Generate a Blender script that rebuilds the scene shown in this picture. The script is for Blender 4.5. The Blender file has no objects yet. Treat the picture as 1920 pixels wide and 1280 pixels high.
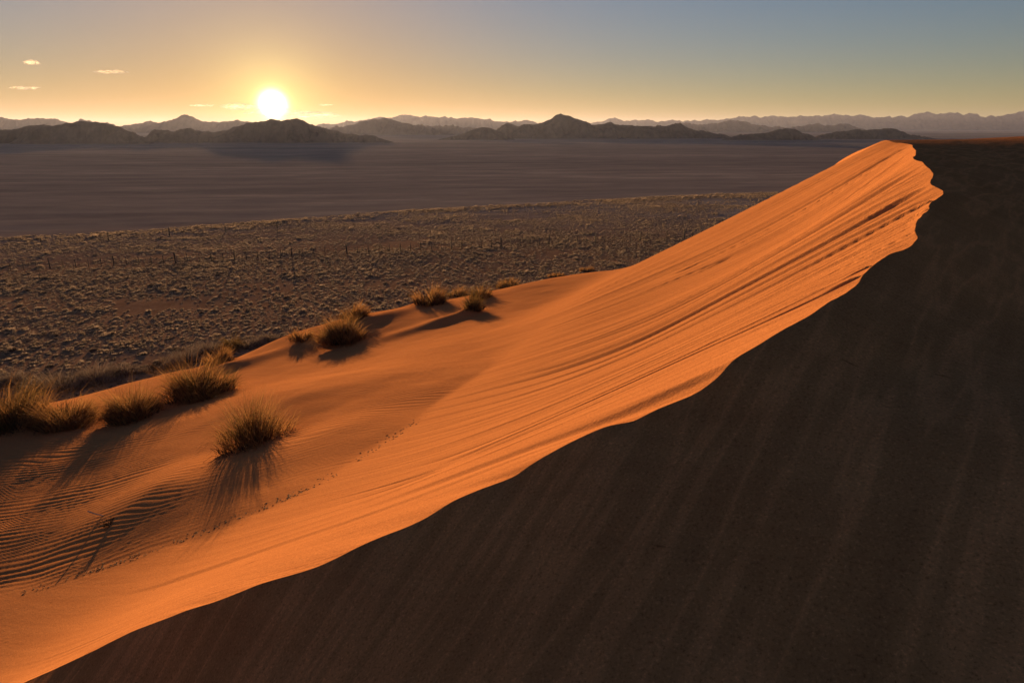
import bpy, math, random
import numpy as np
from mathutils import Vector

R = math.radians
scene = bpy.context.scene
col = scene.collection
rng = np.random.default_rng(7)
random.seed(7)

# ------------------------------------------------------------------ camera
PITCH = 17.35
cam_d = bpy.data.cameras.new('camera')
cam_d.sensor_width = 36.0
cam_d.lens = 24.0
cam_d.clip_start = 0.05
cam_d.clip_end = 120000.0
cam = bpy.data.objects.new('camera', cam_d)
cam.location = (0, 0, 0)
cam.rotation_euler = (R(90 - PITCH), 0, 0)
col.objects.link(cam)
scene.camera = cam

# ------------------------------------------------------------------ sky and sun
SUN_EL, SUN_AZ = R(2.5), math.atan2(-441, 1280 * 1.04)      # azimuth from +Y, negative to the left
SUN_DIR = (math.sin(SUN_AZ) * math.cos(SUN_EL), math.cos(SUN_AZ) * math.cos(SUN_EL), math.sin(SUN_EL))
world = bpy.data.worlds.new('World')
scene.world = world
world.use_nodes = True
wn, wl = world.node_tree.nodes, world.node_tree.links
wn.clear()


def N(nodes, kind, **kw):
    n = nodes.new(kind)
    for k, v in kw.items():
        setattr(n, k, v)
    return n


def wmath(op, a, b=None, clamp=False):
    n = wn.new('ShaderNodeMath')
    n.operation = op
    n.use_clamp = clamp
    for i, v in enumerate((a, b)):
        if v is None:
            continue
        if isinstance(v, (int, float)):
            n.inputs[i].default_value = v
        else:
            wl.new(v, n.inputs[i])
    return n.outputs[0]


sky = wn.new('ShaderNodeTexSky')
sky.sky_type = 'NISHITA'
sky.sun_disc = False
sky.sun_elevation = SUN_EL
sky.sun_rotation = SUN_AZ
sky.altitude = 900
sky.air_density = 1.0
sky.dust_density = 0.6
sky.ozone_density = 2.2
tc = wn.new('ShaderNodeTexCoord')
vdot = N(wn, 'ShaderNodeVectorMath', operation='DOT_PRODUCT')
wl.new(tc.outputs['Generated'], vdot.inputs[0])
GLOW_EL = R(1.66)          # visible sun and its glow, put into the sky lower than the lamp
vdot.inputs[1].default_value = (math.sin(SUN_AZ) * math.cos(GLOW_EL), math.cos(SUN_AZ) * math.cos(GLOW_EL), math.sin(GLOW_EL))
ang = wmath('ARCCOSINE', wmath('MINIMUM', vdot.outputs['Value'], 0.9999999))
ang = wmath('MULTIPLY', ang, 180 / math.pi)


def glow(width, power, colour, strength):
    g = wmath('DIVIDE', ang, width)
    g = wmath('POWER', g, power)
    g = wmath('EXPONENT', wmath('MULTIPLY', g, -1.0))
    m = wn.new('ShaderNodeVectorMath')
    m.operation = 'SCALE'
    m.inputs[0].default_value = [c * strength for c in colour]
    wl.new(g, m.inputs['Scale'])
    return m.outputs[0]


def vadd(a, b):
    m = wn.new('ShaderNodeVectorMath')
    m.operation = 'ADD'
    wl.new(a, m.inputs[0])
    wl.new(b, m.inputs[1])
    return m.outputs[0]


# tone curve on the sky: brightest part held down, dim part lowered to deepen shade
lum = wn.new('ShaderNodeRGBToBW')
wl.new(sky.outputs[0], lum.inputs[0])
even = wmath('DIVIDE', 2.1, wmath('ADD', wmath('DIVIDE', lum.outputs[0], 0.9), 1.0))
even = wmath('MULTIPLY', even, wmath('DIVIDE', lum.outputs[0], wmath('ADD', lum.outputs[0], 0.85)))
sat = wn.new('ShaderNodeHueSaturation')
sat.inputs['Saturation'].default_value = 1.1
wl.new(sky.outputs[0], sat.inputs['Color'])
tint = N(wn, 'ShaderNodeVectorMath', operation='MULTIPLY')
wl.new(sat.outputs[0], tint.inputs[0])
tint.inputs[1].default_value = (1.0, 0.90, 1.06)
evened = N(wn, 'ShaderNodeVectorMath', operation='SCALE')
wl.new(tint.outputs[0], evened.inputs[0])
wl.new(even, evened.inputs['Scale'])
total = evened.outputs[0]
for args in ((0.66, 2.0, (1.0, 0.88, 0.55), 60.0), (1.9, 1.0, (1.0, 0.78, 0.25), 5.0), (8.5, 1.3, (1.0, 0.60, 0.10), 0.25)):
    total = vadd(total, glow(*args))
# pale dust lying along the whole horizon
sep = wn.new('ShaderNodeSeparateXYZ')
wl.new(tc.outputs['Generated'], sep.inputs[0])
band = wmath('EXPONENT', wmath('MULTIPLY', wmath('ABSOLUTE', sep.outputs['Z']), -1.0 / math.sin(R(2.4))))
dust = N(wn, 'ShaderNodeVectorMath', operation='SCALE')
dust.inputs[0].default_value = (0.42, 0.55, 0.30)
wl.new(band, dust.inputs['Scale'])
total = vadd(total, dust.outputs[0])
bg = wn.new('ShaderNodeBackground')
wl.new(total, bg.inputs['Color'])
bg.inputs['Strength'].default_value = 0.10
wo = wn.new('ShaderNodeOutputWorld')
wl.new(bg.outputs[0], wo.inputs['Surface'])

sun_d = bpy.data.lights.new('sun', 'SUN')
sun_d.energy = 5.0
sun_d.angle = R(0.53)
sun_d.color = (1.0, 0.58, 0.25)
sun = bpy.data.objects.new('sun', sun_d)
sun.rotation_euler = Vector(SUN_DIR).to_track_quat('Z', 'Y').to_euler()
col.objects.link(sun)

scene.view_settings.view_transform = 'Standard'
scene.view_settings.look = 'None'
scene.view_settings.gamma = 1.0
scene.view_settings.use_curve_mapping = False
scene.view_settings.exposure = 1.34
scene.cycles.max_bounces = 6
scene.cycles.volume_bounces = 1
scene.cycles.transparent_max_bounces = 16

# ------------------------------------------------------------------ measuring helpers
SP, CP = math.sin(R(PITCH)), math.cos(R(PITCH))


def ray(u, v):
    a, b = (u - 960) / 1280.0, (640 - v) / 1280.0
    return np.array([a, CP + SP * b, -SP + CP * b])


def at(u, v, t):
    return ray(u, v) * t


def project(p):
    p = np.atleast_2d(p)
    dep = p[:, 1] * CP - p[:, 2] * SP
    up = p[:, 1] * SP + p[:, 2] * CP
    return 960 + 1280 * p[:, 0] / dep, 640 - 1280 * up / dep, dep


def hash2(ix, iy, seed):
    h = (ix.astype(np.int64) * 374761393 + iy.astype(np.int64) * 668265263 + seed * 1442695041) & 0xFFFFFFFF
    h = ((h ^ (h >> 13)) * 1274126177) & 0xFFFFFFFF
    return ((h ^ (h >> 16)) & 0xFFFF) / 65535.0 * 2 - 1


def noise(x, y, seed=0):
    x, y = np.broadcast_arrays(np.asarray(x, float), np.asarray(y, float))
    ix, iy = np.floor(x), np.floor(y)
    fx, fy = x - ix, y - iy
    fx, fy = fx * fx * fx * (fx * (fx * 6 - 15) + 10), fy * fy * fy * (fy * (fy * 6 - 15) + 10)
    a, b = hash2(ix, iy, seed), hash2(ix + 1, iy, seed)
    c, d = hash2(ix, iy + 1, seed), hash2(ix + 1, iy + 1, seed)
    return (a * (1 - fx) + b * fx) * (1 - fy) + (c * (1 - fx) + d * fx) * fy


def fbm(x, y, seed=0, octaves=4, gain=0.5):
    r, amp, f = 0, 1.0, 1.0
    for k in range(octaves):
        r = r + amp * noise(x * f + 17.3 * k, y * f - 9.1 * k, seed + k)
        amp *= gain
        f *= 2.03
    return r


def smooth(x, a, b):
    t = np.clip((x - a) / (b - a), 0, 1)
    return t * t * (3 - 2 * t)


class Spline2D:
    """Thin plate surface through scattered heights."""

    def __init__(self, pts, lam=0.02):
        p = np.array(pts, float)
        self.c, z = p[:, :2], p[:, 2]
        n = len(p)
        K = self.kernel(self.c) + lam * np.eye(n)
        P = np.c_[np.ones(n), self.c]
        A = np.block([[K, P], [P.T, np.zeros((3, 3))]])
        self.w = np.linalg.solve(A, np.r_[z, 0, 0, 0])

    def kernel(self, q):
        d2 = ((q[:, None, :] - self.c[None]) ** 2).sum(-1)
        return 0.5 * d2 * np.log(d2 + 1e-9)

    def __call__(self, x, y):
        sh = np.shape(x)
        q = np.c_[np.ravel(x), np.ravel(y)]
        out = np.empty(len(q))
        for i in range(0, len(q), 40000):
            s = q[i:i + 40000]
            out[i:i + 40000] = self.kernel(s) @ self.w[:-3] + self.w[-3] + s @ self.w[-2:]
        return out.reshape(sh)


# ------------------------------------------------------------------ dune shape
# the crest, walked from its low left end to the summit: (pixel column, pixel row, distance)
CREST = [(-260, 1420, 6.9), (60, 1270, 5.3), (130, 1240, 5.05), (250, 1185, 4.7), (350, 1145, 4.45), (480, 1098, 4.15), (600, 1060, 3.97),
         (700, 1012, 3.93), (800, 968, 3.92), (850, 938, 3.92), (905, 915, 3.9), (968, 890, 3.88), (1000, 868, 3.87), (1080, 825, 3.84),
         (1140, 800, 3.81), (1190, 790, 3.8), (1240, 765, 3.8), (1300, 738, 3.8), (1345, 705, 3.8), (1370, 680, 3.82), (1385, 668, 3.84),
         (1430, 640, 3.88), (1475, 611, 3.95), (1520, 590, 4.05), (1560, 566, 4.2), (1600, 540, 4.4), (1622, 512, 4.6), (1662, 482, 4.85),
         (1703, 464, 5.05), (1718, 450, 5.2), (1715, 430, 5.5), (1722, 412, 5.85), (1742, 392, 6.3), (1748, 377, 6.7), (1765, 367, 7.0),
         (1767, 355, 7.35), (1745, 344, 7.8), (1750, 325, 8.5), (1735, 310, 9.2), (1728, 303, 9.8), (1713, 298, 10.4), (1718, 287, 11.3),
         (1712, 277, 12.6), (1710, 272, 14.0), (1690, 268, 17.0), (1660, 263, 24.0)]
crest3 = np.array([at(*c) for c in CREST] + [(17.0, 34.0, -0.9), (22.0, 48.0, -2.4), (30, 70, -6.0)])
F = np.array([-0.70710678, 0.70710678])      # down the slip face, roughly
G = np.array([0.70710678, 0.70710678])       # along the dune
cq, cw = crest3[:, :2] @ G, crest3[:, :2] @ F
order = np.argsort(cq)
cq, cw, cz = cq[order], cw[order], crest3[order, 2]


def pchip(xk, yk, x):
    h = np.diff(xk)
    d = np.diff(yk) / h
    m = np.zeros_like(yk)
    m[1:-1] = np.where(d[:-1] * d[1:] > 0, 2 * d[:-1] * d[1:] / (d[:-1] + d[1:] + 1e-12), 0)
    m[0], m[-1] = d[0], d[-1]
    i = np.clip(np.searchsorted(xk, x) - 1, 0, len(h) - 1)
    s = (x - xk[i]) / h[i]
    lo, hi = x < xk[0], x > xk[-1]
    r = ((1 + 2 * s) * (1 - s) ** 2 * yk[i] + s * (1 - s) ** 2 * h[i] * m[i] + s * s * (3 - 2 * s) * yk[i + 1] + s * s * (s - 1) * h[i] * m[i + 1])
    r = np.where(lo, yk[0] + m[0] * (x - xk[0]), r)
    return np.where(hi, yk[-1] + m[-1] * (x - xk[-1]), r)


def crest_w(q):
    return pchip(cq, cw, q) + 0.008 * fbm(q * 3.1, q * 0, 41, 3) * smooth(q, 0.0, 4.0)


# windward side, in shade
wind_pts = [tuple(c) for c in crest3]
wind_pts += [tuple(at(*c)) for c in [(300, 1280, 4.25), (600, 1280, 3.4), (960, 1280, 2.8), (1400, 1280, 2.5), (1920, 1280, 2.3),
                                     (1920, 1000, 2.7), (1500, 950, 3.0), (1200, 1050, 3.05), (1920, 800, 3.2), (1700, 700, 3.7), (1920, 600, 4.6),
                                     (1920, 470, 6.2), (1920, 380, 8.6), (1920, 310, 13.0), (1920, 280, 18.0), (1920, 256, 30.0), (1800, 262, 26.0)]]
wind_pts += [(0, 0, -2.35), (0, -6, -3.0), (-5, -1, -4.3), (6, 0, -1.6), (8, -8, -2.4), (-10, -8, -6.5), (14, 8, -0.75), (25, 10, -0.8), (40, 40, -1.2), (30, -15, -3), (60, 60, -6), (0, -25, -6)]
wind = Spline2D(wind_pts, 0.0002)

# slip face
slip_pts = [tuple(crest3[i]) for i in range(0, len(crest3) - 3, 3)] + [tuple(at(1660, 263, 24.0))]
slip_pts += [tuple(at(*c)) for c in [(0, 1130, 9.8), (270, 1045, 9.3), (440, 985, 9.0), (600, 910, 9.1), (720, 835, 10.3), (840, 750, 12.5), (960, 655, 17.0), (1010, 605, 21.0),
                                     (1190, 502, 38.0), (1300, 446, 34.0), (1420, 386, 30.0), (1540, 324, 27.0), (1200, 640, 10.0), (1400, 520, 9.8), (1550, 400, 13.0), (1000, 760, 8.2), (800, 880, 7.0), (400, 1060, 6.9)]]
slip_pts += [(-12, 12, -8.3), (-10, 20, -11), (-3, 40, -13.5), (2, 55, -18), (14, 55, -12), (22, 62, -12)]
slip = Spline2D(slip_pts, 0.05)

# sunlit apron below the slip face, then down to the plain
apron_pts = [tuple(at(*c)) for c in [(0, 1135, 9.8), (270, 1047, 9.3), (440, 988, 9.0), (600, 912, 9.1), (720, 838, 10.3), (840, 754, 12.5), (960, 660, 17.0), (1010, 610, 21.0),
                                     (100, 1020, 11.2), (100, 900, 14.2), (300, 910, 11.5), (478, 832, 13.2), (480, 905, 10.4), (650, 800, 11.8), (60, 800, 18.6), (240, 785, 18.2), (370, 745, 20.6), (560, 740, 15.6),
                                     (640, 650, 27.0), (810, 575, 33.0), (890, 592, 29.0), (950, 540, 36.0), (1040, 519, 38.0), (1190, 503, 38.5), (1100, 560, 28.0), (760, 680, 19.0),
                                     (150, 745, 24.0), (300, 703, 27.5), (430, 677, 29.0), (540, 628, 31.0), (700, 587, 35.0), (-250, 800, 19.0), (-250, 1100, 11.0)]]
apron_pts += [(-24, 22, -12.5), (-17, 34, -14.5), (-14, 42, -16.0), (-8, 50, -16.5), (0, 58, -16.5), (12, 62, -15.5), (-30, 34, -17.5), (-22, 50, -21), (-10, 66, -22), (5, 78, -23), (-34, 48, -23), (-45, 30, -21), (40, 80, -22)]
apron = Spline2D(apron_pts, 0.05)

SX, SY = SUN_DIR[0], SUN_DIR[1]
MOUNDS = []        # (x, y, radius, height) filled in when the tussocks are placed


def grooves(x, y):
    c = x * 0.53 + y * 0.848                       # across the fall line
    s = -x * 0.848 + y * 0.53
    warp = 0.035 * fbm(c * 0.8, s * 0.25, 3, 3)
    c = c + warp
    up = smooth(c, 2.6, 8.0)
    g = 0.022 * up * fbm(c * 2.2, s * 0.05, 11, 2) + (0.002 + 0.018 * up) * fbm(c * 7.0, s * 0.10, 12, 3) + 0.0035 * (0.4 + up) * noise(c * 34.0, s * 0.35, 13)
    k = np.abs(noise(c * 3.7, s * 0.12, 15))       # narrow cut runnels
    g = g - 0.040 * (0.15 + up) * np.exp(-(k / 0.05) ** 2) * smooth(noise(c * 1.3, s * 0.3, 16), -0.1, 0.5)
    return g


def ripples(x, y, d):
    wx = x + 0.9 * fbm(x * 0.22, y * 0.22, 21, 2)
    wy = y + 0.40 * fbm(x * 0.16 + 5, y * 0.3, 22, 2) + 0.06 * fbm(x * 0.9, y * 1.4, 26, 2)
    lam = 0.20 + 0.10 * smooth(-x, 4, 9)
    ph = (0.10 * wx + wy) / 0.125
    left = smooth(-x, 5.0, 7.5) * (1 - smooth(y, 16.5, 18.5))
    foot = smooth(d, -0.1, 0.15) * (1 - smooth(d, 0.5, 1.6)) * (1 - smooth(x, -1.5, 2.0)) * (0.4 + 0.6 * smooth(noise(x * 0.3 + 3, y * 0.3, 23), -0.5, 0.3))
    ph = ph * (1 - 0.28 * smooth(-x, 3, 9) * 0)
    m = 0.0046 * np.maximum(left * 1.1, foot * 0.95) + 0.0014
    m = m * (0.55 + 0.45 * smooth(fbm(x * 0.5, y * 0.5, 24, 2), -0.5, 0.3))
    s = np.sin(2 * math.pi * ph)
    return m * (s + 0.35 * np.cos(4 * math.pi * ph)) * (1 - smooth(y, 19, 24) * 0.9)


def softmax(a, b, r):
    d = np.clip(0.5 + 0.5 * (a - b) / r, 0, 1)
    return b * (1 - d) + a * d + r * d * (1 - d)


CUTS = []
RIDGES = []        # (x0, y0, x1, y1, width, height)


def lee(x, y):
    """height of the lit side without the crest fix"""
    b1 = slip(x, y)
    b2 = apron(x, y)
    d = b2 - b1
    b1 = b1 + grooves(x, y) * (0.25 + 0.75 * smooth(-d, 0.0, 0.8))
    b2 = b2 + ripples(x, y, d) + 0.04 * fbm(x * 0.35, y * 0.35, 31, 3)
    cc, ss = x * 0.53 + y * 0.848, -x * 0.848 + y * 0.53
    cc = cc + 0.05 * noise(ss * 0.35, ss * 0 + 2.5, 44) + 0.02 * noise(ss * 1.3, ss * 0 + 4.5, 45)
    for (c0, s0, depth, reach, length) in CUTS:    # slumped scars down the fall line: the near side has slid a little lower
        sg = c0 - cc
        along = (ss - s0) / length
        b1 = b1 - depth * (1 - smooth(along, 0.25, 1.0)) * smooth(sg, -0.05, 0.06 + 0.05 * np.clip(along, 0, 1)) * np.exp(-np.maximum(sg, 0) / reach)
    for (mx, my, mr, mh) in MOUNDS:
        dx, dy = x - mx, y - my
        along, across = dx * SX + dy * SY, dx * SY - dy * SX
        al = np.where(along > 0, along / 1.9, along / 0.85)
        b2 = b2 + mh * np.exp(-((al / mr) ** 2 + (across / mr) ** 2))
    for (x0, y0, x1, y1, wd, ht) in RIDGES:
        L2 = (x1 - x0) ** 2 + (y1 - y0) ** 2
        s = np.clip(((x - x0) * (x1 - x0) + (y - y0) * (y1 - y0)) / L2, 0, 1)
        d = np.hypot(x - x0 - s * (x1 - x0), y - y0 - s * (y1 - y0))
        b2 = b2 + ht * (1 - 0.8 * s) * np.exp(-(d / wd) ** 2)
    far = smooth(np.hypot(x, y), 14, 22)
    return softmax(b1, b2, 0.03 + 0.5 * far)


def windward(x, y):
    z = wind(x, y)
    c = x * 0.93 + y * 0.36
    near = 1 - smooth(np.hypot(x, y), 6, 16)
    return z + near * (0.010 * fbm(c * 1.1, y * 0.15 - x * 0.1, 51, 2)) + 0.004 * fbm(x * 2, y * 2, 52, 3)


def crest_fix(q):
    w = crest_w(q)
    x, y = G[0] * q + F[0] * w, G[1] * q + F[1] * w
    zc = windward(x, y)
    return w, zc, zc - lee(x, y)


def dune_z(x, y):
    q, w = x * G[0] + y * G[1], x * F[0] + y * F[1]
    w0, zc, fix = crest_fix(q)
    zl = lee(x, y) + fix * np.exp(-np.maximum(w - w0, 0) / 0.55)
    return np.where(w >= w0, zl, windward(x, y))


# ------------------------------------------------------------------ plain shape
edge = np.array([at(-400, 478, 120), at(0, 452, 135), at(300, 434, 148), at(600, 411, 169), at(1000, 386, 197), at(1450, 364, 230), at(2100, 345, 260)])


def plain_z(x, y):
    x, y = np.asarray(x, float), np.asarray(y, float)
    az = x / np.maximum(y, 1.0)
    ea = edge[:, 0] / edge[:, 1]
    dist = np.interp(az, ea, np.hypot(edge[:, 0], edge[:, 1]))
    ez = np.interp(az, ea, edge[:, 2])
    r = np.hypot(x, y)
    near = -18.9
    s = r / dist
    z = near + (ez - near) * np.clip((s - 0.35) / 0.65, 0, 1)
    z = np.where(s > 1, ez + (-31 - ez) * (1 - np.exp(-np.maximum(s - 1, 0) / 2.2)), z)
    return z + 0.10 * fbm(x * 0.06, y * 0.06, 61, 3) * (1 - smooth(s, 1.2, 2.5)) * smooth(1 - s, -1.5, 0.15)


def ground_z(x, y):
    return np.maximum(dune_z(x, y), plain_z(x, y))


def hit(u, v, t0=3.0, t1=400.0):
    """where the sight line through a point of the photograph meets the ground"""
    r = ray(u, v)
    t = np.geomspace(t0, t1, 1500)
    p = t[:, None] * r[None]
    below = p[:, 2] < ground_z(p[:, 0], p[:, 1])
    i = int(np.argmax(below)) if below.any() else len(t) - 1
    a, b = t[max(i - 1, 0)], t[i]
    tt = np.linspace(a, b, 60)
    p = tt[:, None] * r[None]
    below = p[:, 2] < ground_z(p[:, 0], p[:, 1])
    j = int(np.argmax(below)) if below.any() else 59
    return p[j], tt[j]


def hit_plain(u, v):
    r = ray(u, v)
    t = np.geomspace(20, 400, 4000)
    p = t[:, None] * r[None]
    return p[int(np.argmax(p[:, 2] < plain_z(p[:, 0], p[:, 1])))]


# ------------------------------------------------------------------ materials
def material(name):
    m = bpy.data.materials.new(name)
    m.use_nodes = True
    nt = m.node_tree
    nt.nodes.clear()
    out = nt.nodes.new('ShaderNodeOutputMaterial')
    return m, nt.nodes, nt.links, out


def ramp(nodes, links, src, stops):
    r = nodes.new('ShaderNodeValToRGB')
    e = r.color_ramp.elements
    while len(e) < len(stops):
        e.new(0.5)
    for el, (p, c) in zip(e, stops):
        el.position = p
        el.color = (*c, 1) if len(c) == 3 else c
    links.new(src, r.inputs[0])
    return r.outputs[0]


def tex_noise(nodes, links, vec, scale, detail=3, rough=0.5):
    n = nodes.new('ShaderNodeTexNoise')
    n.inputs['Scale'].default_value = scale
    n.inputs['Detail'].default_value = detail
    n.inputs['Roughness'].default_value = rough
    links.new(vec, n.inputs['Vector'])
    return n.outputs['Fac']


def mapping(nodes, links, vec, scale=(1, 1, 1), rot=(0, 0, 0)):
    m = nodes.new('ShaderNodeMapping')
    m.inputs['Scale'].default_value = scale
    m.inputs['Rotation'].default_value = rot
    links.new(vec, m.inputs['Vector'])
    return m.outputs[0]


def mixc(nodes, links, fac, a, b, mode='MIX'):
    m = nodes.new('ShaderNodeMix')
    m.data_type = 'RGBA'
    m.blend_type = mode
    for sock, v in ((m.inputs[0], fac), (m.inputs[6], a), (m.inputs[7], b)):
        if isinstance(v, (int, float)):
            sock.default_value = v
        elif isinstance(v, tuple):
            sock.default_value = (*v, 1)
        else:
            links.new(v, sock)
    return m.outputs[2]


def sand_material():
    m, n, l, out = material('red_dune_sand')
    geo = n.new('ShaderNodeNewGeometry')
    pos = geo.outputs['Position']
    big = tex_noise(n, l, pos, 0.35, 4)
    c = ramp(n, l, big, [(0.3, (0.46, 0.186, 0.072)), (0.7, (0.53, 0.218, 0.082))])
    streak = tex_noise(n, l, mapping(n, l, mapping(n, l, pos, rot=(0, 0, R(-58))), scale=(7.0, 0.28, 1)), 1.0, 4, 0.6)
    c = mixc(n, l, 0.35, c, ramp(n, l, streak, [(0.32, (0.41, 0.160, 0.062)), (0.62, (0.55, 0.228, 0.086))]))
    dash = tex_noise(n, l, mapping(n, l, mapping(n, l, pos, rot=(0, 0, R(-58))), scale=(16.0, 2.2, 1)), 1.0, 3, 0.6)
    c = mixc(n, l, 1.0, c, ramp(n, l, dash, [(0.24, (0.55, 0.5, 0.5)), (0.31, (1, 1, 1))]), 'MULTIPLY')
    # thin pale bands in the colour stand for the ripples of the windward side
    at_ = n.new('ShaderNodeAttribute')
    at_.attribute_name = 'windward'
    wpos = mapping(n, l, mapping(n, l, pos, rot=(0, 0, R(-52))), scale=(0.45, 3.8, 0.3))
    band = tex_noise(n, l, wpos, 1.0, 3, 0.55)
    bm = ramp(n, l, band, [(0.30, (0.85, 0.84, 0.85)), (0.46, (0.98, 0.98, 0.98)), (0.515, (1.26, 1.20, 1.20)), (0.575, (0.98, 0.98, 0.98)), (0.72, (0.86, 0.85, 0.86))])
    cloud = ramp(n, l, tex_noise(n, l, pos, 0.9, 4, 0.6), [(0.3, (0.90, 0.88, 0.88)), (0.7, (1.10, 1.08, 1.10))])
    scuff = ramp(n, l, tex_noise(n, l, mapping(n, l, pos, scale=(2.2, 3.4, 1)), 3.0, 5, 0.7), [(0.62, (1, 1, 1)), (0.70, (1.15, 1.12, 1.12)), (0.74, (0.85, 0.85, 0.85))])
    wc = mixc(n, l, 1.0, mixc(n, l, 1.0, mixc(n, l, 1.0, c, bm, 'MULTIPLY'), cloud, 'MULTIPLY'), scuff, 'MULTIPLY')
    c = mixc(n, l, at_.outputs['Fac'], c, wc)
    speck = tex_noise(n, l, pos, 70, 2, 0.7)
    c = mixc(n, l, 1.0, c, ramp(n, l, speck, [(0.27, (0.58, 0.55, 0.54)), (0.44, (0.97, 0.97, 0.97)), (0.57, (1, 1, 1)), (0.74, (1.42, 1.42, 1.42))]), 'MULTIPLY')
    p = n.new('ShaderNodeBsdfDiffuse')
    l.new(c, p.inputs['Color'])
    bump = n.new('ShaderNodeBump')
    bump.inputs['Strength'].default_value = 0.7
    bump.inputs['Distance'].default_value = 0.006
    grain = n.new('ShaderNodeMath')
    grain.operation = 'ADD'
    l.new(tex_noise(n, l, pos, 38, 3, 0.65), grain.inputs[0])
    l.new(tex_noise(n, l, pos, 9, 3, 0.6), grain.inputs[1])
    l.new(grain.outputs[0], bump.inputs['Height'])
    l.new(bump.outputs[0], p.inputs['Normal'])
    l.new(p.outputs[0], out.inputs['Surface'])
    return m


def plain_material():
    m, n, l, out = material('gravel_plain_soil')
    geo = n.new('ShaderNodeNewGeometry')
    pos = geo.outputs['Position']
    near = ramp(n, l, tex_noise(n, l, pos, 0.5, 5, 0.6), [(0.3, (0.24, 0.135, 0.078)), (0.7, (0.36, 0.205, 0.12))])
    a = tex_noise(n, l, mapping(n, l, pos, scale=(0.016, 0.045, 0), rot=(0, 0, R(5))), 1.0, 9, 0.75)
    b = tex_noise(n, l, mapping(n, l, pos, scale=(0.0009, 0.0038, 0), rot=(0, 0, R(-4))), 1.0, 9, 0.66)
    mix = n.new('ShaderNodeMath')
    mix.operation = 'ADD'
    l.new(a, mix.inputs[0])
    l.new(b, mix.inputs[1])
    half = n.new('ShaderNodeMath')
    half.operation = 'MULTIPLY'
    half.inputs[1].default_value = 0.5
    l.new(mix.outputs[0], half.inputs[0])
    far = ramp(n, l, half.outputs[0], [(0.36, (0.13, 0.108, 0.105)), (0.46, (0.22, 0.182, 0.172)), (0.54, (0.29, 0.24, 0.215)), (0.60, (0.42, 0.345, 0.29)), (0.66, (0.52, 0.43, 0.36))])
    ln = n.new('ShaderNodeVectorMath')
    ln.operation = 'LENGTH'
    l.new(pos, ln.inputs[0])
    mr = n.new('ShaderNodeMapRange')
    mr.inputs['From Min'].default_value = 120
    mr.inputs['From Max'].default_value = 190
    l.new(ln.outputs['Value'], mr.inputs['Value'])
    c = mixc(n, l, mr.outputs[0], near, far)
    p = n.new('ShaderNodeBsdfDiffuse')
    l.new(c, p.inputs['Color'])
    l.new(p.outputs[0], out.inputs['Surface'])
    return m


def rock_material(name, dark, light, scale):
    m, n, l, out = material(name)
    geo = n.new('ShaderNodeNewGeometry')
    c = ramp(n, l, tex_noise(n, l, geo.outputs['Position'], scale, 6, 0.6), [(0.3, dark), (0.7, light)])
    p = n.new('ShaderNodeBsdfDiffuse')
    l.new(c, p.inputs['Color'])
    l.new(p.outputs[0], out.inputs['Surface'])
    return m


def blade_material(name, c0, c1, trans=0.45):
    m, n, l, out = material(name)
    geo = n.new('ShaderNodeNewGeometry')
    c = ramp(n, l, geo.outputs['Random Per Island'], [(0.0, c0), (1.0, c1)])
    d = n.new('ShaderNodeBsdfDiffuse')
    t = n.new('ShaderNodeBsdfTranslucent')
    l.new(c, d.inputs['Color'])
    l.new(c, t.inputs['Color'])
    mx = n.new('ShaderNodeMixShader')
    mx.inputs[0].default_value = trans
    l.new(d.outputs[0], mx.inputs[1])
    l.new(t.outputs[0], mx.inputs[2])
    l.new(mx.outputs[0], out.inputs['Surface'])
    return m


def plain_colour(name, c, rough=0.9):
    m, n, l, out = material(name)
    geo = n.new('ShaderNodeNewGeometry')
    v = tex_noise(n, l, geo.outputs['Position'], 12, 4, 0.6)
    k = ramp(n, l, v, [(0.3, tuple(x * 0.75 for x in c)), (0.7, tuple(min(1, x * 1.2) for x in c))])
    p = n.new('ShaderNodeBsdfPrincipled')
    l.new(k, p.inputs['Base Color'])
    p.inputs['Roughness'].default_value = rough
    l.new(p.outputs[0], out.inputs['Surface'])
    return m


M_SAND = sand_material()
M_PLAIN = plain_material()
M_HILL = rock_material('dark_hill_rock', (0.07, 0.055, 0.05), (0.14, 0.11, 0.095), 0.03)
M_MOUNT = rock_material('mountain_rock', (0.09, 0.075, 0.07), (0.16, 0.13, 0.12), 0.008)
M_DRY = blade_material('dry_dune_grass', (0.22, 0.110, 0.042), (0.48, 0.27, 0.11))
M_GREEN = blade_material('olive_dune_grass', (0.090, 0.062, 0.027), (0.20, 0.128, 0.052))
M_STEM_AND_SHADE = blade_material('dead_stems_and_core_shade', (0.035, 0.025, 0.017), (0.08, 0.055, 0.036), 0.1)  # dead stems, and the painted core shade of the plain tufts
M_GREY = blade_material('grey_twiggy_shrub', (0.14, 0.110, 0.095), (0.29, 0.235, 0.20), 0.3)
M_STRAW = blade_material('pale_straw_tuft', (0.24, 0.19, 0.155), (0.64, 0.52, 0.43), 0.62)
M_POST = plain_colour('weathered_fence_post', (0.045, 0.032, 0.025))
M_TWIG = plain_colour('bleached_twig', (0.5, 0.42, 0.34))
M_LITTER = plain_colour('dark_plant_litter', (0.05, 0.035, 0.025))


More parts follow.
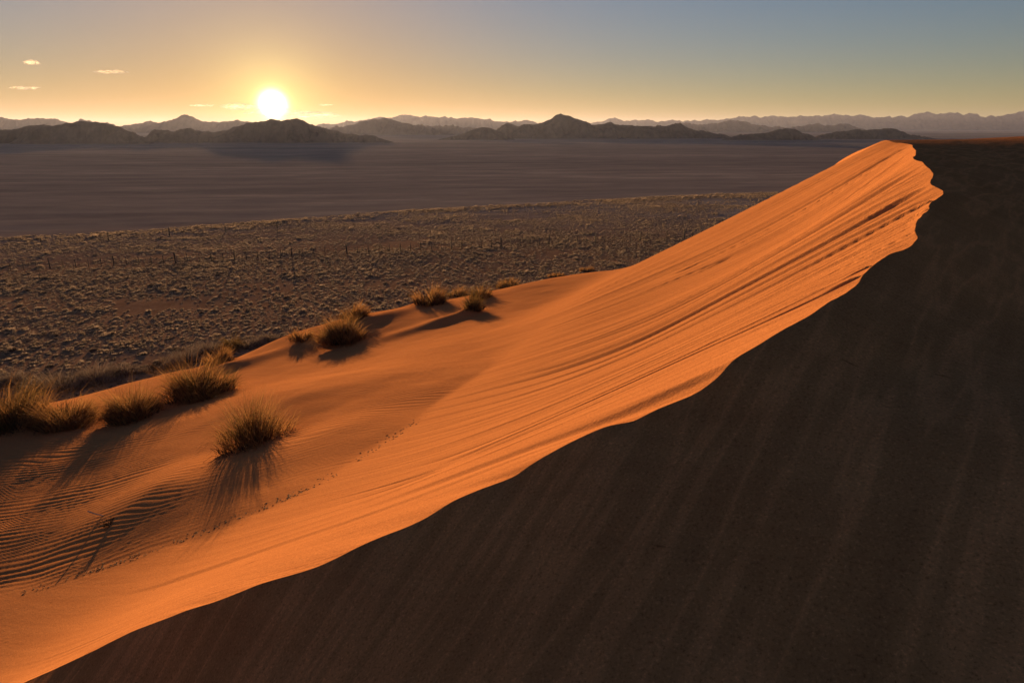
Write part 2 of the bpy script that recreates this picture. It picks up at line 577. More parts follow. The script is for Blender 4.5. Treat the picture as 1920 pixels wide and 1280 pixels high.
# ------------------------------------------------------------------ mesh helpers
def mesh_obj(name, verts, faces, mat, parent=None, smooth_shade=True):
    me = bpy.data.meshes.new(name)
    verts = np.asarray(verts, np.float32)
    faces = np.asarray(faces, np.int32)
    k = faces.shape[1]
    me.vertices.add(len(verts))
    me.vertices.foreach_set('co', verts.ravel())
    me.loops.add(faces.size)
    me.loops.foreach_set('vertex_index', faces.ravel())
    me.polygons.add(len(faces))
    me.polygons.foreach_set('loop_start', np.arange(0, faces.size, k, dtype=np.int32))
    me.polygons.foreach_set('loop_total', np.full(len(faces), k, np.int32))
    me.update(calc_edges=True)
    if smooth_shade:
        me.polygons.foreach_set('use_smooth', np.ones(len(faces), bool))
    me.materials.append(mat)
    o = bpy.data.objects.new(name, me)
    if parent:
        o.parent = parent
    col.objects.link(o)
    return o


def grid_faces(nr, nc, flip=False):
    i = np.arange(nr * nc).reshape(nr, nc)
    q = np.stack([i[:-1, :-1], i[:-1, 1:], i[1:, 1:], i[1:, :-1]], -1).reshape(-1, 4)
    return q[:, ::-1] if flip else q


def tag(o, label, cat, group=None, kind=None):
    o['label'] = label
    if cat:
        o['category'] = cat
    if group:
        o['group'] = group
    if kind:
        o['kind'] = kind
    return o


# ------------------------------------------------------------------ tussock list first, because the sand piles up round them
# (column, row of the foot, width px, height px, green share, label)
TUSSOCKS = [
    (22, 806, 150, 84, 0.30, 'broad rusty grass tussock on the long low sand hump, half out of the frame'),
    (122, 800, 125, 66, 0.10, 'orange-brown grass tussock spilling over the sheer dark sand lip'),
    (250, 784, 112, 66, 0.12, 'rounded golden grass tussock with black shade under it, between two larger clumps'),
    (373, 748, 148, 74, 0.45, 'largest domed olive and brown grass tussock at the crest of the sunny apron'),
    (478, 832, 150, 84, 0.40, 'lone spiky olive grass tussock standing on rippled sand with streaky shadow'),
    (643, 641, 98, 44, 0.35, 'wide dark grass tussock with a tangled base and a deep scalloped shadow'),
    (564, 640, 52, 28, 0.10, 'small rusty grass tussock beside the wide tangled dark clump'),
    (664, 601, 62, 30, 0.15, 'brown grass tussock just behind the wide tangled dark clump'),
    (806, 572, 78, 36, 0.25, 'brown grass tussock on a shadowed sand step beside the green tuft'),
    (888, 587, 46, 38, 0.90, 'bright green grass tuft on a small sand spur'),
    (902, 560, 48, 26, 0.60, 'dark olive grass tussock just behind the bright green tuft'),
    (858, 555, 44, 20, 0.20, 'low brown grass tussock between the green tuft and the shadowed step'),
    (955, 538, 62, 20, 0.30, 'low wide grass tussock capping a dark sand mound at the dune edge'),
    (1043, 518, 36, 11, 0.10, 'flat brown grass tussock on a thin dark mound of the dune edge'),
    (1102, 508, 30, 11, 0.05, 'tiny reddish grass tussock last in the line along the dune edge'),
    (412, 682, 62, 28, 0.10, 'reddish-brown grass tussock above a black sand hollow on the dune edge'),
]
spots = []
for (u, v, wpx, hpx, gr, lab) in TUSSOCKS:
    p, t = hit(u, v)
    spots.append((p, t, wpx * t / 1280.0, hpx * t / 1280.0))
for i, (p, t, wd, ht) in enumerate(spots):
    MOUNDS.append((p[0] + SX * 0.25 * wd, p[1] + SY * 0.25 * wd, 0.45 * wd, 0.11 * wd if i != 4 else 0.05 * wd))
for (a, b, wd, ht) in [((430, 690), (560, 640), 0.6, 0.25), ((700, 600), (790, 572), 0.7, 0.2), ((870, 590), (700, 640), 0.6, 0.22), ((60, 800), (0, 830), 0.5, 0.12)]:
    pa, pb = hit(*a)[0], hit(*b)[0]
    RIDGES.append((pa[0], pa[1], pb[0], pb[1], wd, ht))
# long slump scars on the slip face
for (u, v, t), depth, reach, length in [((1748, 343, 7.8), 0.075, 0.30, 9.0), ((1750, 375, 6.75), 0.05, 0.22, 8.0), ((1372, 679, 3.82), 0.04, 0.20, 4.0), ((1716, 436, 5.45), 0.02, 0.3, 5.0), ((1735, 309, 9.3), 0.04, 0.3, 6.0)]:
    p = at(u, v, t)
    CUTS.append((p[0] * 0.53 + p[1] * 0.848, -p[0] * 0.848 + p[1] * 0.53, depth, reach, length))
p = hit(395, 1063)[0]
CUTS.append((p[0] * 0.53 + p[1] * 0.848, -p[0] * 0.848 + p[1] * 0.53, 0.02, 0.2, 2.0))

# ------------------------------------------------------------------ dune mesh: columns run down the face, row 0 sits exactly on the crest
qs = np.concatenate([np.linspace(-14, -2, 40, endpoint=False), np.linspace(-2, 0.2, 110, endpoint=False), np.arange(0.2, 3.0, 0.0065), np.arange(3.0, 6.0, 0.010)])
tail = [6.0]
while tail[-1] < 70:
    tail.append(tail[-1] * 1.0038 + 0.0)
qs = np.concatenate([qs, tail])
ws_pos = np.concatenate([[0, 0.006, 0.015], np.arange(0.03, 2.0, 0.025), np.arange(2.0, 20.0, 0.06)])
tl = [20.0]
while tl[-1] < 75:
    tl.append(tl[-1] * 1.012)
ws_pos = np.concatenate([ws_pos, tl])
tn = [0.006, 0.015, 0.03]
while tn[-1] < 45:
    tn.append(tn[-1] + max(0.03, tn[-1] * 0.028))
ws_neg = -np.array(tn)[::-1]
w_c, z_c, fix = crest_fix(qs)
nrow = len(ws_neg) + len(ws_pos)
X = np.empty((nrow, len(qs)))
Y, Z = np.empty_like(X), np.empty_like(X)
nn = len(ws_neg)
W = np.concatenate([ws_neg, ws_pos])[:, None] + w_c[None, :]
X[:] = G[0] * qs[None] + F[0] * W
Y[:] = G[1] * qs[None] + F[1] * W
Z[:nn] = windward(X[:nn], Y[:nn])
Z[nn:] = lee(X[nn:], Y[nn:]) + fix[None] * np.exp(-ws_pos[:, None] / 0.55)
Z = np.maximum(Z, -26.0)
dune = mesh_obj('dune', np.stack([X, Y, Z], -1).reshape(-1, 3), grid_faces(nrow, len(qs), True), M_SAND)
wa = dune.data.attributes.new('windward', 'FLOAT', 'POINT')
wa.data.foreach_set('value', np.repeat((np.arange(nrow) < nn).astype(np.float32), len(qs)))
tag(dune, 'tall orange sand dune with a scalloped crest, one side lit and one in shade', None, kind='structure')

# ------------------------------------------------------------------ plain
az = np.linspace(R(-85), R(85), 420)
rr = np.concatenate([np.linspace(8, 60, 30, endpoint=False), np.linspace(60, 200, 110, endpoint=False), np.geomspace(200, 24000, 130)])
A_, R_ = np.meshgrid(az, rr)
px, py = R_ * np.sin(A_), R_ * np.cos(A_)
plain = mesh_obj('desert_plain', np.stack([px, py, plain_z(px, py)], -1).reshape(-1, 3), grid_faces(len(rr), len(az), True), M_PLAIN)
tag(plain, 'wide dusky gravel plain reaching to the mountains', None, kind='structure')


# ------------------------------------------------------------------ hills and mountains
def range_mesh(name, prof, dist, base, mat, front=2.6, seed=0, rough=0.16, label=''):
    prof = np.array(prof, float)
    us = np.arange(prof[0, 0], prof[-1, 0] + 0.1, 1.5)
    vs = np.interp(us, prof[:, 0], prof[:, 1])
    k = np.array([1, 2, 3, 2, 1.0]) / 9
    vs = np.convolve(np.r_[vs[0], vs[0], vs, vs[-1], vs[-1]], k, 'valid')
    far_ = dist > 3000
    vs = vs - (1.3 if far_ else 0.9) * fbm(us * (0.09 if far_ else 0.06), us * 0, seed + 9, 4, 0.6) * np.clip((base * -1280 / dist + 241 - vs) / 8, 0, 1)
    tops = np.array([at(u, v, dist) for u, v in zip(us, vs)])
    h = np.maximum(tops[:, 2] - base, 0.0)
    hm = h.max()
    dirs = tops[:, :2] / np.linalg.norm(tops[:, :2], axis=1)[:, None]
    ss = np.concatenate([np.linspace(-1, 0, 26), np.linspace(0, 1, 12)[1:]])
    V = []
    dst = np.linalg.norm(tops[:, :2], axis=1)
    for s in ss:
        reach = hm * front * (0.75 + 0.25 * noise(us * 0.02, 0 * us, seed + 5))
        d = dst + s * reach
        xy = dirs * d[:, None]
        shape = (1 - abs(s)) ** 1.15
        gul = fbm(xy[:, 0] / (hm * 0.55), xy[:, 1] / (hm * 1.2), seed, 5, 0.55)
        amp = rough * hm * (0.3 + 2.2 * (abs(s) * (1 - abs(s))) * 2)
        z = base - 1.0 + (h + 1.0) * shape + gul * amp * np.minimum(1, h / (0.3 * hm)) * (1 if abs(s) < 0.999 else 0)
        V.append(np.c_[xy, np.maximum(z, base - 1.0)])
    o = mesh_obj(name, np.array(V).reshape(-1, 3), grid_faces(len(ss), len(us), True), mat, smooth_shade=True)
    tag(o, label, None, kind='structure')
    return o


BASE = -31.0
range_mesh('mountain_range', [(560, 240), (600, 234), (640, 229), (655, 230), (672, 226), (700, 222), (712, 218), (735, 221), (752, 218), (768, 216), (790, 219), (830, 220), (880, 221), (910, 222), (932, 227), (962, 228), (985, 224), (1005, 231), (1040, 238), (1080, 245)], 7800, BASE, M_MOUNT, seed=101, label='jagged hazy mountain range right of the sunrise')
range_mesh('mountain_range', [(1060, 245), (1090, 232), (1115, 229), (1152, 221), (1170, 225), (1200, 224), (1280, 227), (1345, 227), (1365, 221), (1395, 220), (1430, 221), (1455, 218), (1480, 219), (1520, 217), (1600, 217), (1640, 219), (1680, 217), (1710, 216), (1735, 210), (1760, 213), (1795, 211), (1805, 215), (1835, 215), (1850, 219), (1880, 218), (1905, 213), (1920, 209), (1960, 206), (2040, 212), (2200, 214), (2500, 222)], 10500, BASE, M_MOUNT, seed=131, label='long blue mountain wall closing the plain on the shaded side')
range_mesh('mountain_range', [(-700, 225), (-400, 222), (-200, 228), (-60, 212), (0, 217), (25, 225), (45, 225), (60, 221), (80, 221), (105, 222), (130, 228), (160, 227), (190, 232), (230, 240)], 5200, BASE, M_MOUNT, seed=151, label='pale hazy ridge behind the dark humped hill')
range_mesh('mountain_range', [(200, 244), (230, 236), (260, 230), (300, 227), (325, 224), (336, 219), (345, 217), (362, 219), (375, 224), (392, 230), (420, 228), (440, 226), (470, 228), (520, 234), (580, 238), (640, 246)], 4600, BASE, M_MOUNT, seed=171, label='rounded hazy ridge left of the sun')
range_mesh('mountain_range', [(1230, 246), (1270, 234), (1290, 231), (1320, 234), (1345, 230), (1378, 225), (1395, 229), (1420, 235), (1460, 240), (1490, 239), (1515, 235), (1536, 231), (1555, 236), (1572, 235), (1590, 232), (1605, 237), (1630, 246)], 5200, BASE, M_MOUNT, seed=191, label='blue twin-peaked hill in front of the long mountain wall')
range_mesh('hill', [(580, 252), (620, 243), (650, 236), (675, 229), (700, 224), (720, 221), (735, 224), (750, 230), (775, 236), (800, 238), (840, 236), (880, 240), (920, 246), (960, 252)], 3300, BASE, M_MOUNT, seed=211, label='mauve pointed hill at the edge of the sun glow')
range_mesh('hill', [(820, 262), (850, 256), (872, 249), (890, 241), (905, 237), (920, 240), (935, 247), (955, 258), (970, 263)], 1900, BASE, M_HILL, seed=231, label='small dark knoll beside the tallest dark peak')
range_mesh('hill', [(915, 258), (930, 246), (950, 231), (962, 233), (975, 238), (1000, 233), (1020, 228), (1040, 218), (1053, 215), (1068, 219), (1090, 226), (1108, 236), (1125, 232), (1142, 228), (1155, 232), (1190, 235), (1215, 236), (1235, 241), (1262, 235), (1275, 236), (1300, 243), (1335, 247), (1365, 256), (1385, 262)], 2150, BASE, M_HILL, seed=251, label='dark hill chain with the tallest pointed peak')
range_mesh('hill', [(1345, 264), (1380, 256), (1410, 250), (1440, 248), (1462, 243), (1475, 240), (1490, 242), (1510, 250), (1535, 261), (1550, 265)], 1850, BASE, M_HILL, seed=271, label='dark humped hill next to the flat-topped hill')
range_mesh('hill', [(1510, 263), (1540, 254), (1570, 247), (1600, 244), (1640, 243), (1660, 240), (1675, 241), (1690, 247), (1705, 252), (1740, 258), (1780, 264)], 2000, BASE, M_HILL, seed=291, label='flat-topped dark hill just over the dune summit')
range_mesh('hill', [(255, 268), (270, 256), (285, 246), (300, 243), (325, 245), (340, 242), (355, 240), (372, 244), (395, 247), (425, 244), (440, 238), (465, 233), (490, 227), (510, 226), (530, 226), (545, 222), (556, 221), (570, 226), (590, 233), (612, 240), (640, 247), (670, 250), (700, 256), (725, 263), (740, 267)], 1550, BASE, M_HILL, seed=311, label='dark hill straight under the rising sun')
range_mesh('hill', [(-500, 250), (-300, 238), (-100, 247), (0, 242), (30, 240), (50, 236), (72, 233), (100, 235), (130, 231), (150, 228), (175, 229), (200, 232), (225, 237), (240, 246), (265, 258), (290, 268)], 1450, BASE, M_HILL, seed=331, label='broad dark humped hill with eroded gullies')


# ------------------------------------------------------------------ grass builders
def blades(n, wd, ht, seed, lean=0.9, spread=0.42, width=0.012, segs=3, droop=0.25, hmin=0.45, clumps=0):
    """n tapering blades fanning from a tussock base; returns verts and triangles"""
    r = np.random.default_rng(seed)
    ang_ = r.uniform(0, 2 * math.pi, n)
    rad = np.sqrt(r.uniform(0, 1, n)) * spread
    if clumps:
        ca, cr = r.uniform(0, 2 * math.pi, clumps), np.sqrt(r.uniform(0.02, 1, clumps)) * spread
        ch = r.uniform(0.55, 1.1, clumps)
        pick = r.integers(0, clumps, n)
        qx = cr[pick] * np.cos(ca[pick]) + r.normal(0, 0.16 * spread, n)
        qy = cr[pick] * np.sin(ca[pick]) + r.normal(0, 0.16 * spread, n)
        ang_, rad = np.arctan2(qy, qx), np.minimum(np.hypot(qx, qy), spread * 1.2)
        tall = ch[pick]
    else:
        tall = np.ones(n)
    bx, by = rad * np.cos(ang_) * wd, rad * np.sin(ang_) * wd
    dirang = ang_ + r.normal(0, 0.8, n)
    tilt = lean * (rad / spread) * r.uniform(0.25, 1.1, n)
    L = ht * r.uniform(hmin, 1.08, n) * (1.0 - 0.30 * (rad / spread) ** 2) * tall
    V, T = [], []
    ts = np.linspace(0, 1, segs + 1)
    side = np.c_[-np.sin(dirang + 1.1), np.cos(dirang + 1.1)]
    rows = []
    for k, s in enumerate(ts):
        th = tilt * (0.55 + 0.75 * s) + droop * s * s * r.uniform(0.2, 1.4, n)
        hx = np.sin(th) * s * L
        z = np.cos(th) * s * L
        c = np.c_[bx + np.cos(dirang) * hx, by + np.sin(dirang) * hx, z - 0.03 * ht]
        wv = width * (1 - 0.9 * s)
        if k < segs:
            rows.append(np.stack([np.c_[c[:, :2] - side * wv / 2, c[:, 2]], np.c_[c[:, :2] + side * wv / 2, c[:, 2]]], 1))
        else:
            rows.append(c[:, None, :])
    V = np.concatenate(rows, 1)
    m = V.shape[1]
    base = np.arange(n)[:, None] * m
    tris = []
    for k in range(segs - 1):
        a = 2 * k
        tris += [[a, a + 1, a + 2], [a + 1, a + 3, a + 2]]
    a = 2 * (segs - 1)
    tris.append([a, a + 1, a + 2])
    T = (base[:, :, None] + np.array(tris)[None]).reshape(-1, 3)
    return V.reshape(-1, 3), T


def place_on_ground(p):
    return float(ground_z(np.array([p[0]]), np.array([p[1]]))[0])


for i, ((u, v, wpx, hpx, gr, lab), (p, t, wd, ht)) in enumerate(zip(TUSSOCKS, spots)):
    e = bpy.data.objects.new('grass_tussock', None)
    e.empty_display_size = 0.2
    e.location = (p[0], p[1], place_on_ground(p) - 0.02)
    col.objects.link(e)
    tag(e, lab, 'grass tussock', 'grass tussocks along the dune edge')
    n = int((1500 if i == 4 else 1900) if wpx > 90 else 700 if wpx > 55 else 380)
    pxw = t / 1280.0
    bw = max(0.006, pxw * 1.1)
    nd = int(n * (1 - gr))
    sp = 0.46 if i == 4 else 0.40
    H = ht * (1.42 if i == 4 else 1.38)
    if nd:
        V, T = blades(nd, wd, H, 500 + i, 0.95, sp, bw, 3, 0.35, 0.35, 13)
        mesh_obj('dry_blades', V, T, M_DRY, e, False)
    if n - nd > 60:
        V, T = blades(n - nd, wd * 0.95, H * 1.02, 540 + i, 0.8, sp * 0.9, bw, 3, 0.3, 0.4, 9)
        mesh_obj('green_blades', V, T, M_GREEN, e, False)
    V, T = blades(n // 4, wd * 1.0, H * 0.55, 580 + i, 1.3, sp, bw * 1.6)
    mesh_obj('dead_stems', V, T, M_STEM_AND_SHADE, e, False)

# grey twiggy shrubs at the foot of the dune
SHRUBS = [
    (112, 726, 110, 48, 'largest pale grey twiggy shrub behind the rusty tussocks'),
    (180, 712, 95, 40, 'grey-green shrub row with a dark hollow under it, next to the largest grey shrub'),
    (232, 700, 60, 28, 'small grey shrub between the shrub row and the black-shaded tussock'),
    (30, 716, 60, 30, 'low grey shrub at the end of the shrub row, beside open red soil'),
    (300, 690, 70, 30, 'mauve-grey shrub behind the largest olive tussock'),
    (345, 676, 80, 34, 'dense bluish-grey shrub behind the reddish tussock'),
    (395, 660, 66, 28, 'bluish shrub beside the upright green bush'),
    (433, 654, 36, 34, 'upright green bush among the bluish shrubs'),
    (468, 648, 58, 26, 'brown-grey shrub between the upright green bush and the sand spur'),
    (505, 636, 48, 22, 'last grey-green shrub before the sand spur'),
]
for i, (u, v, wpx, hpx, lab) in enumerate(SHRUBS):
    p, t = hit(u, v)
    wd, ht = wpx * t / 1280.0, hpx * t / 1280.0
    e = bpy.data.objects.new('desert_shrub', None)
    e.location = (p[0], p[1], place_on_ground(p) - 0.02)
    e.empty_display_size = 0.2
    col.objects.link(e)
    tag(e, lab, 'shrub', 'grey shrubs at the foot of the dune')
    bw = max(0.008, t / 1280.0 * 0.9)
    V, T = blades(800, wd, ht * 1.3, 700 + i, 1.15, 0.45, bw, 3, 0.5, 0.35, 10)
    mesh_obj('twigs', V, T, M_GREEN if i == 7 else M_GREY, e, False)
    V, T = blades(200, wd, ht * 0.7, 730 + i, 1.2, 0.45, bw * 1.5, 2, 0.3, 0.35)
    mesh_obj('dead_stems', V, T, M_STEM_AND_SHADE, e, False)

# ------------------------------------------------------------------ tufts covering the near plain
protos = []
for k in range(7):
    V, T = blades(150, 1.0, 0.62 + 0.05 * (k % 3), 900 + k, 1.15, 0.40, 0.040, 2, 0.45, 0.5)
    V2, T2 = blades(90, 0.9, 0.52, 960 + k, 1.1, 0.40, 0.085, 2, 0.5, 0.6)  # dark inner blades paint shade into the core of each backlit tuft
    me = mesh_obj('grass_tuft', np.r_[V, V2], np.r_[T, T2 + len(V)], M_STRAW if k < 5 else M_GREY, None, False)
    me.data.materials.append(M_STEM_AND_SHADE)
    me.data.polygons.foreach_set('material_index', np.r_[np.zeros(len(T), np.int32), np.ones(len(T2), np.int32)])
    protos.append(me)
cell = 0.46
gx, gy = np.meshgrid(np.arange(-180, 180, cell), np.arange(22, 265, cell))
gx = gx + rng.uniform(-0.48, 0.48, gx.shape) * cell
gy = gy + rng.uniform(-0.48, 0.48, gy.shape) * cell
gx, gy = gx.ravel(), gy.ravel()
r_, a_ = np.hypot(gx, gy), gx / gy
ed = np.interp(a_, edge[:, 0] / edge[:, 1], np.hypot(edge[:, 0], edge[:, 1]))
dens = 0.80 + 0.55 * fbm(gx * 0.05, gy * 0.09, 71, 3) - 0.3 * smooth(fbm(gx * 0.16, gy * 0.22, 77, 2), 0.25, 0.7)
keep = (np.abs(np.arctan(a_)) < R(46)) & (r_ < ed * 1.03) & (r_ > 30) & (rng.uniform(0, 1, gx.shape) < dens)
gx, gy, r_, ed = gx[keep], gy[keep], r_[keep], ed[keep]
dz, pz = dune_z(gx, gy), plain_z(gx, gy)
keep = dz < pz + 0.3
gx, gy, gz, r_, ed = gx[keep], gy[keep], np.maximum(dz, pz)[keep], r_[keep], ed[keep]
sc = 0.155 + 0.30 * rng.uniform(0, 1, gx.shape) ** 2.2
sc = sc * (1 + 0.35 * smooth(noise(gx * 0.2, gy * 0.2, 73), 0.2, 0.8))
sc = np.where(rng.uniform(0, 1, gx.shape) < 0.05, sc * 1.7, sc)
sc = sc * (1 + 0.5 * smooth(r_ / ed, 0.93, 1.0))
kind = rng.choice(7, gx.shape, p=[.18, .18, .18, .16, .16, .07, .07])
rot = rng.uniform(0, 6.28, gx.shape)
# the tufts that show largest stand as single things
BROW = np.array([(-100, 740), (0, 712), (200, 685), (300, 668), (420, 640), (520, 622), (600, 606), (700, 582), (800, 545), (900, 535), (1040, 508), (1190, 496), (1300, 438), (1450, 362), (1660, 262)], float)
uu, vv, dd = project(np.c_[gx, gy, gz])
vis = (vv < np.interp(uu, BROW[:, 0], BROW[:, 1]) - 4) & (uu > 4) & (uu < 1440)
score = np.where(vis, sc / dd, 0)
top = np.argsort(-score)[:290]
single = np.zeros(len(gx), bool)
single[top] = True
used = set()
for j in top:
    k = int(kind[j])
    if k not in used:
        o = protos[k]
        used.add(k)
    else:
        o = protos[k].copy()
        col.objects.link(o)
    o.location = (gx[j], gy[j], gz[j] - 0.02)
    o.rotation_euler = (0, 0, rot[j])
    o.scale = (sc[j], sc[j], sc[j] * (0.8 + 0.4 * ((j * 37) % 100) / 100))
    tag(o, 'straw-coloured grass tuft on the soil just beyond the dune edge' if k < 5 else 'grey dwarf bush among the straw tufts just beyond the dune edge', 'grass tuft', 'straw tufts on the near plain' if k < 5 else 'grey dwarf bushes on the near plain')


def scatter(name, idx, label):
    me = bpy.data.meshes.new(name)
    n = len(idx)
    me.vertices.add(n)
    me.vertices.foreach_set('co', np.c_[gx[idx], gy[idx], gz[idx] - 0.02].astype(np.float32).ravel())
    for nm, arr, ty in (('size', sc[idx].astype(np.float32), 'FLOAT'), ('turn', rot[idx].astype(np.float32), 'FLOAT'), ('which', kind[idx].astype(np.int32), 'INT')):
        at_ = me.attributes.new(nm, ty, 'POINT')
        at_.data.foreach_set('value', arr)
    o = bpy.data.objects.new(name, me)
    col.objects.link(o)
    tag(o, label, None, kind='stuff')
    ng = bpy.data.node_groups.new('scatter_tufts', 'GeometryNodeTree')
    ng.interface.new_socket('Geometry', in_out='INPUT', socket_type='NodeSocketGeometry')
    ng.interface.new_socket('Geometry', in_out='OUTPUT', socket_type='NodeSocketGeometry')
    nd, lk = ng.nodes, ng.links
    gi, go = nd.new('NodeGroupInput'), nd.new('NodeGroupOutput')
    m2p = nd.new('GeometryNodeMeshToPoints')
    lk.new(gi.outputs[0], m2p.inputs[0])

    def attr(nm, ty):
        a = nd.new('GeometryNodeInputNamedAttribute')
        a.data_type = ty
        a.inputs['Name'].default_value = nm
        return a.outputs['Attribute']
    cxyz = nd.new('ShaderNodeCombineXYZ')
    lk.new(attr('turn', 'FLOAT'), cxyz.inputs['Z'])
    g2i = nd.new('GeometryNodeGeometryToInstance')
    for pr in reversed(protos):
        oi = nd.new('GeometryNodeObjectInfo')
        oi.inputs['Object'].default_value = pr
        oi.inputs['As Instance'].default_value = True
        oi.transform_space = 'ORIGINAL'
        lk.new(oi.outputs['Geometry'], g2i.inputs[0])
    iop = nd.new('GeometryNodeInstanceOnPoints')
    lk.new(m2p.outputs[0], iop.inputs['Points'])
    lk.new(g2i.outputs[0], iop.inputs['Instance'])
    iop.inputs['Pick Instance'].default_value = True
    lk.new(attr('which', 'INT'), iop.inputs['Instance Index'])
    lk.new(cxyz.outputs[0], iop.inputs['Rotation'])
    lk.new(attr('size', 'FLOAT'), iop.inputs['Scale'])
    lk.new(iop.outputs[0], go.inputs[0])
    o.modifiers.new('scatter', 'NODES').node_group = ng
    return o


scatter('grass_tuft_field', np.where(~single)[0], 'thousands of straw tufts covering the near plain up to its sunlit brow')


# ------------------------------------------------------------------ fences
def box_mesh(sx, sy, sz):
    v = np.array([(x, y, z) for z in (0, 1) for y in (-.5, .5) for x in (-.5, .5)], float) * (sx, sy, sz)
    v[4:, :2] *= 0.85
    f = [(0, 2, 3, 1), (4, 5, 7, 6), (0, 1, 5, 4), (1, 3, 7, 5), (3, 2, 6, 7), (2, 0, 4, 6)]
    return v, f


def fence(label, a, b, step, thick_every, thin, thick, h, n_wires, thin_h=1.0):
    pa, pb = np.array(a[:2]), np.array(b[:2])
    L = np.linalg.norm(pb - pa)
    n = int(L / step)
    e = bpy.data.objects.new('wire_fence', None)
    z0 = float(plain_z(pa[0], pa[1]))
    e.location = (pa[0], pa[1], z0)
    col.objects.link(e)
    tag(e, label, 'fence', 'wire fences on the near plain')
    proto = {}
    tops = []
    for k in range(n + 1):
        p = pa + (pb - pa) * k / n
        z = float(plain_z(p[0], p[1])) - 0.05
        big = k % thick_every == 0
        if big not in proto:
            s = thick if big else thin
            v, f = box_mesh(s, s, h if big else h * thin_h)
            o = mesh_obj('post', v, f, M_POST, e, False)
            proto[big] = o
        else:
            o = proto[big].copy()
            col.objects.link(o)
        o.location = (p[0] - pa[0], p[1] - pa[1], z - z0)
        o.rotation_euler = (random.uniform(-0.04, 0.04), random.uniform(-0.05, 0.05), random.uniform(0, 1))
        o.scale = (1, 1, random.uniform(0.88, 1.08))
        tops.append((p[0] - pa[0], p[1] - pa[1], z - z0))
    tops = np.array(tops)
    for wv in range(n_wires):
        c = tops + (0, 0, h * (0.25 + 0.65 * wv / max(1, n_wires - 1)))
        s = 0.004
        V = np.concatenate([c + (0, 0, s), c + (s, s, -s), c + (-s, -s, -s)], 1).reshape(-1, 3)
        Fc = []
        for k in range(len(c) - 1):
            for q in range(3):
                Fc.append((3 * k + q, 3 * k + (q + 1) % 3, 3 * k + 3 + (q + 1) % 3, 3 * k + 3 + q))
        mesh_obj('wire', V, Fc, M_POST, e, False)


fa, fb = hit_plain(-160, 516), hit_plain(1330, 445)
fence('low wire fence of close-set posts crossing the middle of the tuft field', fa, fb, 1.75, 5, 0.085, 0.15, 1.65, 4, 0.86)
fa, fb = hit_plain(-60, 472), hit_plain(520, 428)
fence('wire fence with posts far apart along the brow beyond the tuft field', fa, fb, 9.5, 1, 0.16, 0.16, 1.7, 3)


# ------------------------------------------------------------------ small things on the sand
def stick(pts, r0, r1):
    pts = np.array(pts, float)
    V, Fc = [], []
    for i, p in enumerate(pts):
        r = r0 + (r1 - r0) * i / (len(pts) - 1)
        for q in range(5):
            th = q * 2 * math.pi / 5
            V.append(p + np.array([r * math.cos(th), 0.4 * r * math.cos(th), r * math.sin(th)]))
    for i in range(len(pts) - 1):
        for q in range(5):
            Fc.append((5 * i + q, 5 * i + (q + 1) % 5, 5 * i + 5 + (q + 1) % 5, 5 * i + 5 + q))
    return V, Fc


p, t = hit(188, 968)
V, Fc = stick([(-0.22, 0.05, 0.07), (-0.10, 0.02, 0.045), (0, 0, 0.03), (0.12, -0.03, 0.02), (0.25, -0.04, -0.01)], 0.012, 0.008)
o = mesh_obj('dry_twig', V, Fc, M_TWIG, None)
o.location = (p[0], p[1], place_on_ground(p))
tag(o, 'bleached dry twig sticking out of the rippled sand', 'twig')
p, t = hit(208, 980)
V, T = blades(90, 0.34, 0.10, 990, 1.5, 0.5, 0.016, 2, 0.8, 0.3)
o = mesh_obj('dead_grass_clump', V, T, M_STEM_AND_SHADE, None, False)
o.location = (p[0], p[1], place_on_ground(p))
tag(o, 'small black dead grass clump beside the bleached twig', 'dead grass')

# dark plant litter caught where the slip face meets the rippled sand
LV, LF = [], []
foot_px = np.array([(40, 1112), (100, 1096), (180, 1068), (270, 1040), (300, 1028), (350, 1010), (400, 992), (480, 958), (560, 925), (640, 885), (720, 832), (800, 780)], float)
for k in range(420):
    s = random.random()
    u = 40 + 760 * s ** 0.9
    v = np.interp(u, foot_px[:, 0], foot_px[:, 1]) - abs(random.gauss(0, 6)) + 3
    dense = 0.5 + 0.5 * math.sin(u * 0.035 + 1.0)
    if random.random() > 0.25 + 0.75 * dense:
        continue
    q, t = hit(u, v, 5, 30)
    a = random.uniform(-0.6, 0.9)
    ln, wv, hh = random.uniform(0.008, 0.035), random.uniform(0.003, 0.007), random.uniform(0.004, 0.012)
    d = np.array([math.cos(a), math.sin(a), 0]) * ln
    n_ = np.array([-math.sin(a), math.cos(a), 0]) * wv
    z = np.array([0, 0, hh])
    b = len(LV)
    LV += [q - d, q + d, q + n_ + z, q - n_ + z * 0.6]
    LF += [(b, b + 1, b + 2), (b, b + 2, b + 3), (b, b + 3, b + 1), (b + 1, b + 3, b + 2)]
o = mesh_obj('plant_litter', LV, LF, M_LITTER, None, False)
tag(o, 'dark bits of dead grass gathered along the foot of the slip face', None, kind='stuff')


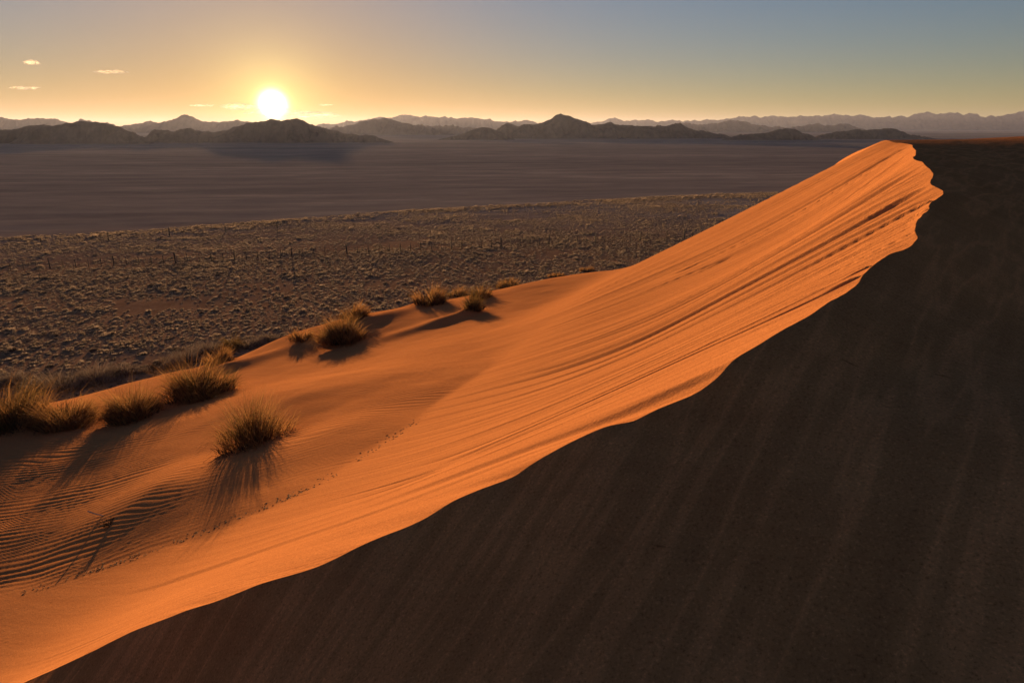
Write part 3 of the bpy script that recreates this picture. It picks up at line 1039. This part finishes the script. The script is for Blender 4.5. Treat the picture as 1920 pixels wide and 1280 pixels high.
# ------------------------------------------------------------------ clouds
def cloud_material():
    m, n, l, out = material('thin_cloud')
    tcn = n.new('ShaderNodeTexCoord')
    ob = tcn.outputs['Object']
    ln = n.new('ShaderNodeVectorMath')
    ln.operation = 'LENGTH'
    l.new(ob, ln.inputs[0])
    nz = tex_noise(n, l, mapping(n, l, ob, scale=(1.6, 1.6, 2.5)), 2.2, 5, 0.6)
    s = n.new('ShaderNodeMath')
    s.operation = 'SUBTRACT'
    l.new(nz, s.inputs[0])
    mm = n.new('ShaderNodeMath')
    mm.operation = 'MULTIPLY'
    mm.inputs[1].default_value = 0.45
    l.new(ln.outputs['Value'], mm.inputs[0])
    l.new(mm.outputs[0], s.inputs[1])
    mr = n.new('ShaderNodeMapRange')
    mr.inputs['From Min'].default_value = -0.02
    mr.inputs['From Max'].default_value = 0.28
    mr.inputs['To Max'].default_value = 0.75
    l.new(s.outputs[0], mr.inputs['Value'])
    tr = n.new('ShaderNodeBsdfTransparent')
    d = n.new('ShaderNodeBsdfTranslucent')
    d.inputs['Color'].default_value = (0.95, 0.95, 0.95, 1)
    mx = n.new('ShaderNodeMixShader')
    l.new(mr.outputs[0], mx.inputs[0])
    l.new(tr.outputs[0], mx.inputs[1])
    l.new(d.outputs[0], mx.inputs[2])
    l.new(mx.outputs[0], out.inputs['Surface'])
    return m


M_CLOUD = cloud_material()
CLOUDS = [
    (58, 117, 16, 4.5, 'short bright cloud wisp standing alone high over the left ridge'),
    (208, 135, 30, 3.0, 'thin drawn-out cloud wisp halfway between the lone wisp and the sun'),
    (46, 165, 26, 3.2, 'faint low cloud streak over the pale hazy ridge'),
    (378, 198, 22, 2.8, 'small yellow cloud streak over the rounded hazy ridge'),
    (448, 200, 32, 6.5, 'brighter ragged cloud streak beside the sun'),
    (520, 212, 60, 7.0, 'long glowing cloud bank lying across the rising sun'),
    (585, 216, 50, 6.5, 'cloud streak just over the shoulder of the hill under the sun'),
    (611, 197, 14, 1.8, 'tiny thin cloud dash off to the sun side of the jagged range'),
]
for i, (u, v, hw, hh, lab) in enumerate(CLOUDS):
    D = 30000.0
    p = at(u, v, D)
    r = np.random.default_rng(60 + i)
    nu, nv = 36, 14
    V = []
    for a in range(nv + 1):
        th = math.pi * a / nv
        for b in range(nu):
            ph = 2 * math.pi * b / nu
            d = np.array([math.sin(th) * math.cos(ph), math.sin(th) * math.sin(ph), math.cos(th)])
            k = 1 + 0.25 * float(fbm(d[0] * 2 + i * 3, d[2] * 2 + d[1], 80 + i, 3))
            V.append(d * k)
    Fc = [(a * nu + b, a * nu + (b + 1) % nu, (a + 1) * nu + (b + 1) % nu, (a + 1) * nu + b) for a in range(nv) for b in range(nu)]
    o = mesh_obj('cloud', V, Fc, M_CLOUD, None)
    o.location = p
    o.scale = (hw * D / 1280, hw * D / 1280 * 0.6, hh * D / 1280)
    tag(o, lab, 'cloud', 'thin clouds round the sunrise')

# ------------------------------------------------------------------ haze
m, n, l, out = material('dusty_air')
pv = n.new('ShaderNodeVolumePrincipled')
pv.inputs['Color'].default_value = (0.54, 0.62, 0.92, 1)
pv.inputs['Density'].default_value = 0.00003
pv.inputs['Anisotropy'].default_value = 0.42
l.new(pv.outputs[0], out.inputs['Volume'])
x0, x1, y0, y1, z0, z1 = -25000, 25000, -1500, 25500, -34, 290
V = [(x, y, z) for z in (z0, z1) for y in (y0, y1) for x in (x0, x1)]
hz = mesh_obj('haze', V, [(0, 2, 3, 1), (4, 5, 7, 6), (0, 1, 5, 4), (1, 3, 7, 5), (3, 2, 6, 7), (2, 0, 4, 6)], m, None, False)
tag(hz, 'thin dusty morning air over the whole plain', None, kind='stuff')
